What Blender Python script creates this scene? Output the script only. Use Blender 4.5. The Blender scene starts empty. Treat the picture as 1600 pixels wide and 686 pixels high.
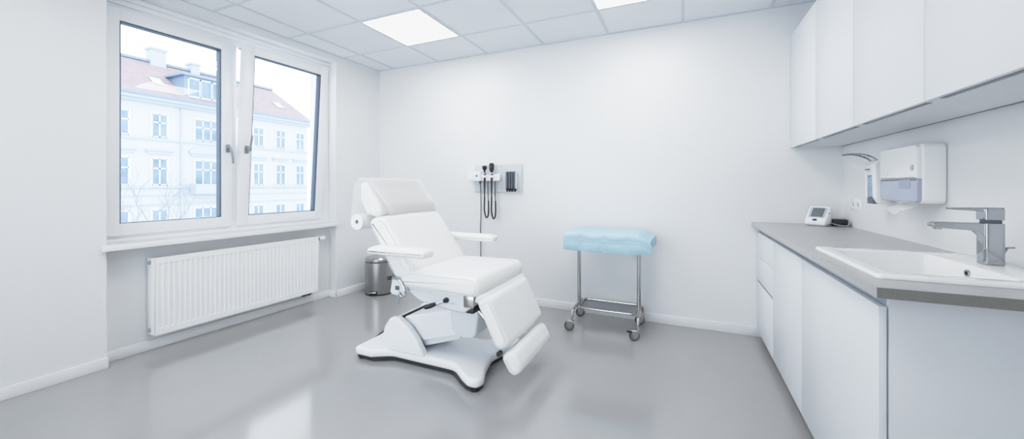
import bpy, bmesh, math, random
from mathutils import Vector, Matrix
S = bpy.context.scene
COL = S.collection
PI = math.pi
random.seed(7)

# ------------------------------------------------------------------ materials
def s2l(c):
    c = c / 255.0
    return c / 12.92 if c <= .04045 else ((c + .055) / 1.055) ** 2.4

def mat(name, rgb, rough=.5, metal=0.0, spec=.5, noise=0.0, nscale=8.0, bump=0.0, bscale=60.0,
        coat=0.0, stretch=None, trans=0.0, sub=0.0, alpha=1.0, rnoise=0.0):
    m = bpy.data.materials.new(name); m.use_nodes = True
    nt = m.node_tree; b = nt.nodes['Principled BSDF']
    col = (s2l(rgb[0]), s2l(rgb[1]), s2l(rgb[2]), 1)
    b.inputs['Base Color'].default_value = col
    b.inputs['Roughness'].default_value = rough
    b.inputs['Metallic'].default_value = metal
    b.inputs['Specular IOR Level'].default_value = spec
    b.inputs['Coat Weight'].default_value = coat
    b.inputs['Coat Roughness'].default_value = .08
    b.inputs['Transmission Weight'].default_value = trans
    b.inputs['Alpha'].default_value = alpha
    tc = nt.nodes.new('ShaderNodeTexCoord'); mp = nt.nodes.new('ShaderNodeMapping')
    nt.links.new(tc.outputs['Object'], mp.inputs['Vector'])
    if stretch: mp.inputs['Scale'].default_value = stretch
    n = nt.nodes.new('ShaderNodeTexNoise'); n.inputs['Scale'].default_value = nscale
    n.inputs['Detail'].default_value = 4
    nt.links.new(mp.outputs['Vector'], n.inputs['Vector'])
    r = nt.nodes.new('ShaderNodeValToRGB')
    k = max(noise, .004)
    r.color_ramp.elements[0].position = .3; r.color_ramp.elements[1].position = .7
    r.color_ramp.elements[0].color = tuple(max(0, c * (1 - k)) for c in col[:3]) + (1,)
    r.color_ramp.elements[1].color = tuple(min(1, c * (1 + k)) for c in col[:3]) + (1,)
    nt.links.new(n.outputs['Fac'], r.inputs['Fac'])
    nt.links.new(r.outputs['Color'], b.inputs['Base Color'])
    if rnoise:
        mr = nt.nodes.new('ShaderNodeMapRange')
        mr.inputs['To Min'].default_value = rough - rnoise; mr.inputs['To Max'].default_value = rough + rnoise
        nt.links.new(n.outputs['Fac'], mr.inputs['Value']); nt.links.new(mr.outputs['Result'], b.inputs['Roughness'])
    if bump:
        n2 = nt.nodes.new('ShaderNodeTexNoise'); n2.inputs['Scale'].default_value = bscale; n2.inputs['Detail'].default_value = 3
        nt.links.new(mp.outputs['Vector'], n2.inputs['Vector'])
        bp = nt.nodes.new('ShaderNodeBump'); bp.inputs['Strength'].default_value = bump; bp.inputs['Distance'].default_value = .002
        nt.links.new(n2.outputs['Fac'], bp.inputs['Height']); nt.links.new(bp.outputs['Normal'], b.inputs['Normal'])
    return m

def emit(name, rgb, strength):
    m = bpy.data.materials.new(name); m.use_nodes = True
    nt = m.node_tree; nt.nodes.clear()
    o = nt.nodes.new('ShaderNodeOutputMaterial'); e = nt.nodes.new('ShaderNodeEmission')
    e.inputs['Color'].default_value = rgb + (1,); e.inputs['Strength'].default_value = strength
    nt.links.new(e.outputs[0], o.inputs['Surface'])
    return m

def glass_mat(name, tint=(.94, .97, 1.0), refl=1.0):
    # thin window glass: straight-through transmission plus a Fresnel reflection
    m = bpy.data.materials.new(name); m.use_nodes = True
    nt = m.node_tree; nt.nodes.clear()
    o = nt.nodes.new('ShaderNodeOutputMaterial'); t = nt.nodes.new('ShaderNodeBsdfTransparent')
    g = nt.nodes.new('ShaderNodeBsdfGlossy'); mx = nt.nodes.new('ShaderNodeMixShader'); f = nt.nodes.new('ShaderNodeFresnel')
    t.inputs['Color'].default_value = tint + (1,); g.inputs['Roughness'].default_value = .01
    f.inputs['IOR'].default_value = 1.45
    ml = nt.nodes.new('ShaderNodeMath'); ml.operation = 'MULTIPLY'; ml.inputs[1].default_value = refl
    nt.links.new(f.outputs[0], ml.inputs[0]); nt.links.new(ml.outputs[0], mx.inputs['Fac'])
    nt.links.new(t.outputs[0], mx.inputs[1]); nt.links.new(g.outputs[0], mx.inputs[2])
    nt.links.new(mx.outputs[0], o.inputs['Surface'])
    return m

M = {}
M['wall'] = mat('painted_plaster', (231, 232, 233), .42, spec=.45, noise=.006, nscale=2.5, bump=.10, bscale=140)
M['ceil'] = mat('ceiling_tile', (236, 239, 243), .85, spec=.2, noise=.012, nscale=3, bump=.25, bscale=260)
M['tbar'] = mat('ceiling_grid_metal', (216, 220, 224), .5, spec=.4)
M['floor'] = mat('grey_resin_floor', (167, 166, 166), .14, spec=.6, coat=.35, noise=.025, nscale=1.6, bump=.02, bscale=30, rnoise=.03)
M['base'] = mat('white_skirting', (238, 239, 240), .35, spec=.5)
M['upvc'] = mat('window_frame_plastic', (240, 242, 245), .28, spec=.5)
M['gasket'] = mat('window_gasket_rubber', (58, 78, 100), .5)
M['glass'] = glass_mat('window_glass')
M['alu'] = mat('satin_aluminium', (190, 193, 197), .32, metal=.9)
M['handle'] = mat('matt_steel_handle', (150, 154, 160), .3, metal=.6)
M['rad'] = mat('radiator_enamel', (243, 244, 245), .3, spec=.5)
M['dark'] = mat('dark_plastic', (38, 40, 44), .45)
M['black'] = mat('black_rubber', (22, 23, 26), .5)
M['chrome'] = mat('chrome', (178, 181, 185), .06, metal=1.0)
M['steel'] = mat('brushed_steel', (172, 172, 172), .3, metal=1.0, noise=.12, nscale=30, stretch=(14, 14, .15))
M['steel2'] = mat('polished_steel_tube', (185, 184, 182), .2, metal=1.0)
M['sheet'] = mat('steel_shelf_sheet', (150, 153, 158), .3, metal=.85)
M['vinyl'] = mat('white_upholstery_vinyl', (243, 242, 240), .34, spec=.45, noise=.006, bump=.10, bscale=220)
M['shell'] = mat('white_moulded_plastic', (239, 241, 243), .25, spec=.5)
M['shellg'] = mat('light_grey_moulded_plastic', (222, 226, 230), .3, spec=.5)
M['paper'] = mat('couch_paper', (248, 248, 247), .8, spec=.15, bump=.15, bscale=120)
M['front'] = mat('white_laminate', (229, 232, 236), .32, spec=.45, noise=.004)
M['end'] = mat('white_laminate_side', (226, 228, 231), .4, spec=.4)
M['channel'] = mat('grip_channel_aluminium', (172, 186, 197), .45, metal=.0)
M['top'] = mat('grey_stone_worktop', (179, 178, 177), .3, spec=.5, noise=.05, nscale=160, bump=.03, bscale=200)
M['edge'] = mat('grey_stone_end_shade', (128, 127, 124), .5, spec=.3, noise=.12, nscale=220)  # darker grey carries the shade on the worktop's end face
M['tyre'] = mat('dark_grey_tyre', (62, 64, 68), .5)
M['ceramic'] = mat('white_ceramic', (243, 243, 242), .12, spec=.55, coat=.3)
M['drape'] = mat('blue_drape_cloth', (182, 211, 227), .8, spec=.15, noise=.03, nscale=40, bump=.2, bscale=300)
M['disp'] = mat('white_dispenser_plastic', (240, 241, 242), .22, spec=.5)
M['smoke'] = mat('smoky_translucent_plastic', (176, 182, 198), .15, spec=.5)
M['smoke2'] = mat('smoky_window_shade', (158, 166, 186), .15, spec=.5)
M['soapblue'] = mat('blue_tinted_bottle', (140, 168, 190), .12, spec=.6, noise=.12, nscale=14)
M['soapdark'] = mat('grey_bottle_band', (86, 98, 110), .2)
M['lcd'] = mat('lcd_screen', (104, 113, 114), .2, spec=.5)
M['bezel'] = mat('grey_bezel', (172, 179, 186), .35)
M['navy'] = mat('navy_button', (30, 36, 92), .3)
M['board'] = mat('grey_mounting_board', (206, 210, 214), .4)
M['tubegrey'] = mat('specula_tube', (84, 92, 103), .25, spec=.5)
M['led'] = emit('led_panel_diffuser', (1.0, .985, .965), 9.0)
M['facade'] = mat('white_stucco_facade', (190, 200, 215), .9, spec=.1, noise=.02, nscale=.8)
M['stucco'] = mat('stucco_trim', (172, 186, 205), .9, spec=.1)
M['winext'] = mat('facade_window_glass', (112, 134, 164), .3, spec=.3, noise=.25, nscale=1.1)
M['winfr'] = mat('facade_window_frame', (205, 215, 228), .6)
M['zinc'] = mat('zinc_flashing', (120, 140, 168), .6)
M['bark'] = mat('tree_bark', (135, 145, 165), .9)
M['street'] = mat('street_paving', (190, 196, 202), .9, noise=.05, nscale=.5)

def tile_mat():
    m = bpy.data.materials.new('red_roof_tiles'); m.use_nodes = True
    nt = m.node_tree; b = nt.nodes['Principled BSDF']; b.inputs['Roughness'].default_value = .9
    tc = nt.nodes.new('ShaderNodeTexCoord'); mp = nt.nodes.new('ShaderNodeMapping')
    mp.inputs['Rotation'].default_value = (0, 0, PI / 2)
    br = nt.nodes.new('ShaderNodeTexBrick'); br.inputs['Scale'].default_value = 2.2
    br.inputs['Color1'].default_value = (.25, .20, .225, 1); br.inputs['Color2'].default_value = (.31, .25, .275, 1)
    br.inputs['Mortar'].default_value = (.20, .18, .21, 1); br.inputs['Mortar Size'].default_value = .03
    br.inputs['Brick Width'].default_value = .7; br.inputs['Row Height'].default_value = .55
    nt.links.new(tc.outputs['Object'], mp.inputs['Vector']); nt.links.new(mp.outputs['Vector'], br.inputs['Vector'])
    nt.links.new(br.outputs['Color'], b.inputs['Base Color'])
    return m
M['tiles'] = tile_mat()

# ------------------------------------------------------------------ mesh tools
def rpoly(pts, rad, n=5):
    """polygon with rounded corners; rad may be a list"""
    out = []; N = len(pts)
    for i in range(N):
        p = Vector(pts[i]); a = Vector(pts[i - 1]); b = Vector(pts[(i + 1) % N])
        r = rad[i] if isinstance(rad, (list, tuple)) else rad
        da = (a - p); db = (b - p)
        la, lb = da.length, db.length
        da.normalize(); db.normalize()
        ang = max(.05, math.acos(max(-1, min(1, da.dot(db)))))
        t = min(r / math.tan(ang / 2), la * .48, lb * .48)
        if r <= 0 or ang > 3.1:
            out.append(p); continue
        p0, p1 = p + da * t, p + db * t
        for k in range(n + 1):
            s = k / n
            out.append(p0 * (1 - s) ** 2 + p * 2 * s * (1 - s) + p1 * s ** 2)
    return out

def rrect(x0, x1, y0, y1, r, n=5):
    return rpoly([(x0, y0), (x1, y0), (x1, y1), (x0, y1)], r, n)

def smooth_path(pts, n=8):
    P = [Vector(p) for p in pts]; out = []
    for i in range(len(P) - 1):
        p0 = P[i - 1] if i else P[0] * 2 - P[1]; p1, p2 = P[i], P[i + 1]
        p3 = P[i + 2] if i + 2 < len(P) else P[-1] * 2 - P[-2]
        for k in range(n):
            t = k / n
            out.append(.5 * ((2 * p1) + (p2 - p0) * t + (2 * p0 - 5 * p1 + 4 * p2 - p3) * t * t + (3 * p1 - p0 - 3 * p2 + p3) * t ** 3))
    out.append(P[-1]); return out

class MB:
    def __init__(s): s.bm = bmesh.new()
    def merge(s, t, f=None):
        if f:
            for v in t.verts: v.co = Vector(f(*v.co))
        me = bpy.data.meshes.new('t'); t.to_mesh(me); t.free(); s.bm.from_mesh(me); bpy.data.meshes.remove(me)
        return s
    def box(s, x0, x1, y0, y1, z0, z1, bev=0, f=None, seg=2):
        t = bmesh.new(); bmesh.ops.create_cube(t, size=1)
        for v in t.verts:
            v.co = Vector((x0 + (v.co.x + .5) * (x1 - x0), y0 + (v.co.y + .5) * (y1 - y0), z0 + (v.co.z + .5) * (z1 - z0)))
        if bev: bmesh.ops.bevel(t, geom=list(t.edges), offset=bev, segments=seg, profile=.5, affect='EDGES')
        return s.merge(t, f)
    def prism(s, prof, w0, w1, r=0, puff=0, seg=4, mid=6, f=None):
        """2-D profile swept from w0 to w1, edges rounded by r, middle swollen by puff; f maps (u,v,w)"""
        t = bmesh.new(); P = [Vector(p) for p in prof]; N = len(P)
        area = sum(P[i].x * P[(i + 1) % N].y - P[(i + 1) % N].x * P[i].y for i in range(N))
        if area < 0: P.reverse()
        nr = []
        for i in range(N):
            e1 = P[i] - P[i - 1]; e2 = P[(i + 1) % N] - P[i]
            n1 = Vector((e1.y, -e1.x)); n2 = Vector((e2.y, -e2.x))
            if n1.length > 1e-9: n1.normalize()
            if n2.length > 1e-9: n2.normalize()
            n = n1 + n2
            if n.length < 1e-6: n = n1
            n.normalize(); n = n / max(.4, n.dot(n1) if n1.length > .5 else 1); nr.append(n)
        rings = []
        if r:
            for k in range(seg + 1):
                a = k / seg * PI / 2; rings.append((w0 + r * (1 - math.cos(a)), -r * (1 - math.sin(a))))
            nm = mid if puff else 0
            for k in range(1, nm + 1):
                rings.append((w0 + r + (w1 - w0 - 2 * r) * k / (nm + 1), 0))
            for k in range(seg + 1):
                a = (1 - k / seg) * PI / 2; rings.append((w1 - r * (1 - math.cos(a)), -r * (1 - math.sin(a))))
        else: rings = [(w0, 0), (w1, 0)]
        vs = []
        for w, o in rings:
            tt = (w - w0) / (w1 - w0); o2 = o + puff * (4 * tt * (1 - tt)) ** .6
            vs.append([t.verts.new((p.x + n.x * o2, p.y + n.y * o2, w)) for p, n in zip(P, nr)])
        for a, b in zip(vs, vs[1:]):
            for i in range(N): t.faces.new((a[i], a[(i + 1) % N], b[(i + 1) % N], b[i]))
        t.faces.new(list(reversed(vs[0]))); t.faces.new(vs[-1])
        if f:
            for v in t.verts: v.co = Vector(f(*v.co))
        bmesh.ops.recalc_face_normals(t, faces=list(t.faces))
        return s.merge(t)
    def tube(s, pts, r, n=10, closed=False, caps=True):
        P = [Vector(p) for p in pts]; t = bmesh.new(); N = len(P); rings = []
        up = None
        for i in range(N):
            if closed: d = P[(i + 1) % N] - P[i - 1]
            else: d = P[min(i + 1, N - 1)] - P[max(i - 1, 0)]
            d.normalize()
            if up is None:
                up = Vector((0, 0, 1)) if abs(d.z) < .9 else Vector((1, 0, 0))
            a = d.cross(up); a.normalize(); b = a.cross(d); b.normalize(); up = b
            rr = r[i] if isinstance(r, (list, tuple)) else r
            rings.append([t.verts.new(P[i] + (a * math.cos(2 * PI * k / n) + b * math.sin(2 * PI * k / n)) * rr) for k in range(n)])
        M_ = N if closed else N - 1
        for i in range(M_):
            A, B = rings[i], rings[(i + 1) % N]
            for k in range(n): t.faces.new((A[k], A[(k + 1) % n], B[(k + 1) % n], B[k]))
        if caps and not closed:
            t.faces.new(rings[0]); t.faces.new(list(reversed(rings[-1])))
        bmesh.ops.recalc_face_normals(t, faces=list(t.faces))
        return s.merge(t)
    def lathe(s, prof, origin=(0, 0, 0), axis='z', n=32, f=None):
        """prof: (radius, height) list"""
        t = bmesh.new(); rings = []
        for r, h in prof:
            if r < 1e-6: rings.append([t.verts.new((0, 0, h))])
            else: rings.append([t.verts.new((r * math.cos(2 * PI * k / n), r * math.sin(2 * PI * k / n), h)) for k in range(n)])
        for A, B in zip(rings, rings[1:]):
            for k in range(n):
                j = (k + 1) % n
                if len(A) == 1 and len(B) == 1: continue
                if len(A) == 1: t.faces.new((A[0], B[j], B[k]))
                elif len(B) == 1: t.faces.new((A[k], A[j], B[0]))
                else: t.faces.new((A[k], A[j], B[j], B[k]))
        for v in t.verts:
            x, y, z = v.co
            if axis == 'x': v.co = Vector((z, x, y))
            elif axis == 'y': v.co = Vector((y, z, x))
            v.co += Vector(origin)
        bmesh.ops.recalc_face_normals(t, faces=list(t.faces))
        return s.merge(t, f)
    def poly(s, pts):
        s.bm.faces.new([s.bm.verts.new(p) for p in pts]); return s
    def grid(s, rows):
        V = [[s.bm.verts.new(p) for p in r] for r in rows]
        for a, b in zip(V, V[1:]):
            for i in range(len(a) - 1): s.bm.faces.new((a[i], a[i + 1], b[i + 1], b[i]))
        return s

ROOT = {}
def link(name, mb, m, parent=None, sharp=35, origin=None):
    me = bpy.data.meshes.new(name); mb.bm.to_mesh(me); mb.bm.free()
    o = bpy.data.objects.new(name, me); COL.objects.link(o)
    me.materials.append(M[m] if isinstance(m, str) else m)
    for p in me.polygons: p.use_smooth = True
    me.set_sharp_from_angle(angle=math.radians(sharp))
    if parent:
        o.parent = parent; L = ROOT[parent.name]
    else:
        if origin is None:
            xs = [v.co.x for v in me.vertices]; ys = [v.co.y for v in me.vertices]; zs = [v.co.z for v in me.vertices]
            L = Vector(((min(xs) + max(xs)) / 2, (min(ys) + max(ys)) / 2, min(zs)))
        else: L = Vector(origin)
        o.location = L
    me.transform(Matrix.Translation(-L)); ROOT[o.name] = L
    return o
def tag(o, label, cat, group=None, kind=None):
    o['label'] = label; o['category'] = cat
    if group: o['group'] = group
    if kind: o['kind'] = kind
    return o
def thing(name, label, cat, loc, group=None):
    o = bpy.data.objects.new(name, None); COL.objects.link(o); o.location = loc; o.empty_display_size = .1
    ROOT[o.name] = Vector(loc); return tag(o, label, cat, group)
def struct(name, mb, m, label=None, parent=None):
    o = link(name, mb, m, parent)
    if not parent: o['kind'] = 'structure'
    return o

# ------------------------------------------------------------------ room dimensions
YB, XR, CZ = 3.493, 1.064, 2.553       # back wall, right wall, ceiling height
CX, K = -3.31, .036                     # window wall starts at the back corner and runs slightly outwards
_n = math.hypot(1, K)
AX, AY = -K / _n, -1 / _n               # along the window wall, towards the camera
NX, NY = -1 / _n, K / _n                # outwards through the window wall
def W(u, w, z): return (CX + AX * u + NX * w, YB + AY * u + NY * w, z)
YR = -1.0                              # wall behind the camera

# floor / ceiling / walls
struct('floor', MB().box(-3.9, 1.3, YR - .2, YB + .2, -.12, 0), 'floor')
struct('ceiling', MB().box(-3.8, 1.3, YR - .2, YB + .2, CZ, CZ + .15), 'ceil')
b = MB()
gx = [-3.08 + .617 * k for k in range(-1, 8)]; gy = [2.97 - .607 * k for k in range(0, 8)]
for x in gx:
    if -3.45 < x < XR: b.box(x - .012, x + .012, YR, YB, CZ - .004, CZ + .01)
for y in gy:
    if y > YR: b.box(-3.4 - .036 * (YB - y) + .1, XR, y - .012, y + .012, CZ - .0035, CZ + .01)
b.box(-3.3, XR, YB - .016, YB, CZ - .005, CZ + .01)
b.box(XR - .016, XR, YR, YB, CZ - .005, CZ + .01)
b.box(0, 5.24, -.016, 0, CZ - .005, CZ + .01, f=W)
struct('trim_1', b, 'tbar')
NU0, NU1, HEAD = .607, 2.335, 2.485     # window niche
b = MB()
b.box(-.4, NU0, 0, .42, 0, CZ + .02, f=W); b.box(NU1, 5.45, 0, .42, 0, CZ + .02, f=W)
b.box(NU0, NU1, 0, .42, HEAD, CZ + .02, f=W); b.box(NU0, NU1, .11, .42, 0, .755, f=W)
struct('wall_left', b, 'wall')
struct('wall_back', MB().box(-3.75, XR + .2, YB, YB + .2, 0, CZ + .02), 'wall')
struct('wall_right', MB().box(XR, XR + .2, YR - .2, YB, 0, CZ + .02), 'wall')
b = MB()
for a, c, z0, z1 in ((-3.9, -3.25, 0, CZ + .02), (-.35, XR, 0, CZ + .02), (-3.25, -.35, 0, .1), (-3.25, -.35, 2.45, CZ + .02)): b.box(a, c, YR - .2, YR, z0, z1)
struct('wall_rear', b, 'wall')
b = MB()
for a in (-3.25, -1.83, -.41): b.box(a, a + .06, YR - .13, YR - .07, .1, 2.45)
for z in (.1, 2.39): b.box(-3.25, -.35, YR - .13, YR - .07, z, z + .06)
w2 = struct('added_fill_window', b, 'upvc')  # unseen window added behind the camera to let in fill light
struct('glass_pane', MB().box(-3.2, -.4, YR - .102, YR - .098, .15, 2.4), 'glass', parent=w2)
# skirting
BH, BT = .07, .013
b = MB(); b.box(0, NU0 + BT, -BT, 0, 0, BH, .003, f=W); b.box(NU0, NU0 + BT, -BT, .11, 0, BH, .003, f=W)
b.box(NU0, NU1, .11 - BT, .11, 0, BH, .003, f=W)
b.box(NU1 - BT, NU1, -BT, .11, 0, BH, .003, f=W); b.box(NU1 - BT, 5.2, -BT, 0, 0, BH, .003, f=W)
struct('baseboard_left', b, 'base')
struct('baseboard_back', MB().box(-3.31, .58, YB - BT, YB, 0, BH + .005, .003), 'base')

# ------------------------------------------------------------------ window
win = bpy.data.objects.new('window_1', None); COL.objects.link(win); win['kind'] = 'structure'
win.location = W(1.47, .15, .797); ROOT['window_1'] = Vector(win.location)
FW0, FW1 = .12, .19
b = MB()
b.box(NU0, NU0 + .075, FW0, FW1, .797, HEAD, .004, f=W); b.box(NU1 - .045, NU1, FW0, FW1, .797, HEAD, .004, f=W)
b.box(NU0 + .07, NU1 - .04, FW0, FW1, .797, .885, .004, f=W); b.box(NU0 + .07, NU1 - .04, FW0, FW1, 2.37, HEAD, .004, f=W)
b.box(NU0, NU1, FW0 - .014, FW0 + .01, 2.415, 2.45, .004, f=W); b.box(NU0, NU1, FW0 - .028, FW0 + .01, 2.45, HEAD, .004, f=W)
b.box(NU0, NU1, FW0 - .012, FW0 + .01, .797, .815, .003, f=W)
b.box(1.503, 1.575, FW0, FW1, .88, 2.375, .004, f=W)
struct('window_frame', b, 'upvc', parent=win)
b = MB(); b.box(1.40, 1.48, .128, .15, 2.362, 2.374, .001, f=W); b.box(1.43, 1.474, .118, .135, 2.352, 2.366, .001, f=W)
struct('tilt_mechanism', b, 'alu', parent=win)
def sash(u0, u1, z0, z1, tilt, hu, hz, up):
    ct, st = math.cos(tilt), math.sin(tilt)
    def F(u, w, z):
        dz, dw = z - z0, w - .10
        return W(u, .10 + dw * ct - dz * st, z0 + dz * ct + dw * st)
    p = .083; b = MB()
    fr = [(u0, u0 + p, z0, z1), (u1 - p, u1, z0, z1)]
    for a, c, d, e in fr: b.box(a, c, .10, .165, d, e, .005, f=F)
    b.box(u0 + .01, u1 - .01, .1005, .165, z0, z0 + p, .005, f=F); b.box(u0 + .01, u1 - .01, .1005, .165, z1 - p, z1, .005, f=F)
    s = struct('sash', b, 'upvc', parent=win); ROOT[s.name] = ROOT['window_1']
    g = MB(); q = p - .001; t = .007
    for a, c, d, e in ((u0 + q, u0 + q + t, z0 + q, z1 - q), (u1 - q - t, u1 - q, z0 + q, z1 - q),
                       (u0 + q, u1 - q, z0 + q, z0 + q + .004), (u0 + q, u1 - q, z1 - q - t, z1 - q)):
        g.box(a, c, .106, .168, d, e, f=F)
    struct('gasket', g, 'gasket', parent=s)
    struct('glass_pane', MB().box(u0 + q, u1 - q, .128, .132, z0 + q, z1 - q, f=F), 'glass', parent=s)
    h = MB(); sg = 1 if up else -1
    h.prism(rrect(hu - .016, hu + .016, hz - .034, hz + .034, .012), -.100, -.088, .003, f=lambda u, v, w: F(u, -w, v))
    h.tube([F(hu, .09, hz), F(hu, .055, hz)], .009)
    h.tube(smooth_path([F(hu, .056, hz - sg * .012), F(hu - .004, .048, hz + sg * .03), F(hu - .012, .046, hz + sg * .09), F(hu - .016, .05, hz + sg * .125)]),
           .0085, 10)
    struct('window_handle', h, 'handle', parent=s)
    return s
sash(1.545, 2.322, .838, 2.388, 0, 1.583, 1.49, False)
sash(.70, 1.505, .838, 2.388, math.radians(4.0), 1.462, 1.49, True)
struct('window_sill', MB().box(NU0 - .016, NU1 + .025, -.04, 0, .755, .797, .006, f=W).box(NU0, NU1, -.03, .14, .755, .797, .004, f=W), 'base')

# ------------------------------------------------------------------ ceiling lights
def ceil_light(x0, y0, label):
    x1, y1 = x0 + .593, y0 + .583
    t = thing('ceiling_light', label, 'ceiling light', ((x0 + x1) / 2, (y0 + y1) / 2, CZ - .004), 'square ceiling light panels')
    f = MB(); e = .008
    for a, c, d, g in ((x0, x1, y0, y0 + e), (x0, x1, y1 - e, y1), (x0, x0 + e, y0 + e, y1 - e), (x1 - e, x1, y0 + e, y1 - e)):
        f.box(a, c, d, g, CZ - .008, CZ)
    link('frame', f, 'tbar', t)
    link('diffuser', MB().box(x0 + e, x1 - e, y0 + e, y1 - e, CZ - .005, CZ), 'led', t)
ceil_light(gx[2] + .012, gy[1] + .012, 'square white lit ceiling panel above the treatment chair, wholly in view')
ceil_light(gx[5] + .012, gy[1] + .012, 'square lit ceiling panel cut by the top edge, nearer the wall cabinets')
ceil_light(gx[2] + .012, gy[4] + .012, 'added square ceiling panel on the window side, out of view, for even light')  # this panel and the next are unseen, added to light the room evenly
ceil_light(gx[5] + .012, gy[4] + .012, 'added square ceiling panel on the cabinet side, out of view, for even light')

# ------------------------------------------------------------------ radiator
RU0, RU1, RZ0, RZ1 = .815, 2.09, .122, .666
rad = thing('radiator', 'long white ribbed panel radiator mounted under the window sill', 'radiator', W(1.45, .05, RZ0))
b = MB(); npitch = 38; pitch = (RU1 - RU0 - .03) / npitch
us = [(RU0, 0), (RU0 + .0125, 0)]
for k in range(npitch):
    a = RU0 + .015 + k * pitch
    us += [(a + .004, 0), (a + .0075, 1), (a + pitch - .0075, 1), (a + pitch - .004, 0)]
us += [(RU1 - .0125, 0), (RU1, 0)]
rows = []
for z, m_ in ((RZ0, 0), (RZ0 + .038, 0), (RZ0 + .05, 1), (RZ1 - .05, 1), (RZ1 - .038, 0), (RZ1, 0)):
    rows.append([W(u, .0 + .006 * m_ * q, z) for u, q in us])
b.grid(rows)
b.box(RU0, RU1, .012, .03, RZ0, RZ1, f=W); b.box(RU0, RU1, .0, .014, RZ1 - .001, RZ1 + .003, .001, f=W); b.box(RU0, RU1, .0, .014, RZ0 - .003, RZ0 + .001, .001, f=W)
link('front_panel', b, 'rad', rad, 20)
link('rear_panel', MB().box(RU0 + .01, RU1 - .01, .078, .098, RZ0, RZ1 - .004, .003, f=W), 'rad', rad)
for a, c in ((RU1 - .002, RU1 + .008), (RU0 - .008, RU0 + .002)):
    link('side_panel', MB().box(a, c, .003, .1, RZ0 + .002, RZ1 + .002, .002, f=W), 'rad', rad)
b = MB()
for k in range(84):
    a = RU0 + .01 + k * (RU1 - RU0 - .02) / 84; b.box(a, a + .009, .024, .084, RZ1 - .004, RZ1, f=W)
b.box(RU0 + .01, RU1 - .01, .018, .024, RZ1 - .004, RZ1, f=W)
link('top_grille', b, 'rad', rad)
for z in (RZ1 - .032, RZ0 + .032):
    q = W(RU1 + .008, .055, z); e = W(RU1 + .02, .055, z); e2 = W(RU1 + .012, .055, z)
    p = link('end_plug', MB().tube([q, e2], .017, 6).tube([e2, e], .011, 12), 'alu', rad)
b = MB(); b.tube([W(RU0 - .007, .03, RZ1 - .025), W(RU0 - .022, .03, RZ1 - .025)], .021, 16)
link('valve_collar', b, 'dark', rad)
b = MB(); b.tube([W(RU0 - .022, .03, RZ1 - .025), W(RU0 - .028, .03, RZ1 - .025), W(RU0 - .088, .03, RZ1 - .025), W(RU0 - .094, .03, RZ1 - .025)], [.016, .02, .022, .016], 16)
link('thermostat_head', b, 'rad', rad)
b = MB()
for u in (.87, .92): b.tube([W(u, .06, RZ0), W(u, .06, RZ0 - .03)], .012, 12).tube([W(u, .06, RZ0 - .028), W(u, .095, RZ0 - .035)], .009, 10)
b.box(.85, .94, .045, .075, RZ0 - .026, RZ0 - .012, .003, f=W)
link('pipe_valve', b, 'dark', rad)
for u in (1.0, 1.85): link('wall_bracket', MB().box(u, u + .03, .097, .1095, .2, .6, f=W), 'rad', rad)

# ------------------------------------------------------------------ pedal bin
bx, by, br = -3.055, 3.225, .152
tb = thing('pedal_bin', 'brushed steel pedal bin standing in the corner behind the chair', 'bin', (bx, by, 0))
link('base_ring', MB().lathe([(0, 0), (br + .001, 0), (br + .002, .003), (br + .001, .014), (0, .014)], (bx, by, 0), n=48), 'black', tb)
link('body', MB().lathe([(0, .012), (br - .002, .012), (br, .016), (br, .345), (br - .003, .348), (0, .348)], (bx, by, 0), n=64), 'steel', tb)
link('rim', MB().lathe([(br - .006, .345), (br - .002, .347), (br - .002, .358), (br - .006, .36)], (bx, by, 0), n=48), 'black', tb)
link('lid', MB().lathe([(0, .356), (br - .001, .356), (br + .001, .36), (br - .001, .384), (br - .012, .397), (br - .04, .401), (br - .06, .398), (0, .396)], (bx, by, 0), n=64), 'steel2', tb)
pdir = Vector((.32, -.95)).normalized()
px_, py_ = bx + pdir.x * br, by + pdir.y * br
def PF(u, v, z): return (px_ + pdir.x * v - pdir.y * u, py_ + pdir.y * v + pdir.x * u, z)
link('pedal_recess', MB().box(-.042, .042, -.01, .004, .004, .05, .003, f=PF), 'black', tb)
link('pedal', MB().box(-.036, .036, .0, .022, .03, .046, .004, f=PF), 'steel2', tb)

# ------------------------------------------------------------------ treatment chair
XZ = lambda u, v, w: (u, w, v)
ch = thing('treatment_chair', 'white upholstered reclining treatment chair on a moulded white base in mid-room', 'treatment chair', (-1.55, 2.19, 0))
near = [(-2.055, 1.925), (-1.90, 1.925), (-1.78, 1.995), (-1.29, 1.995), (-1.19, 1.915), (-1.125, 1.872), (-1.062, 1.872), (-1.042, 1.925), (-1.085, 2.03), (-1.13, 2.2)]
outl = near + [(x, 4.4 - y) for x, y in reversed(near[:-1])]
rads = [.035, .06, .12, .12, .1, .05, .04, .05, .12, .15] + [.12, .05, .04, .05, .1, .12, .12, .06, .035]
prof = rpoly(outl, rads, 6)
link('base', MB().prism(prof, .022, .078, .022, seg=5), 'shell', ch, 40)
b = MB(); b.prism([(x + (.012 if x < -1.55 else -.012), 2.2 + (y - 2.2) * .97) for x, y in prof], .008, .03)
link('base_underside', b, 'dark', ch)
for x, y in ((-2.0, 1.965), (-1.095, 1.91), (-2.0, 2.435), (-1.095, 2.49)):
    link('foot', MB().lathe([(0, 0), (.03, 0), (.034, .004), (.034, .024), (0, .024)], (x, y, 0), n=24), 'black', ch)
fin = rpoly([(-1.875, .07), (-1.872, .14), (-1.845, .225), (-1.80, .288), (-1.73, .297), (-1.645, .245), (-1.575, .17), (-1.515, .07)], [.0, .05, .05, .03, .05, .06, .1, 0], 6)
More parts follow.
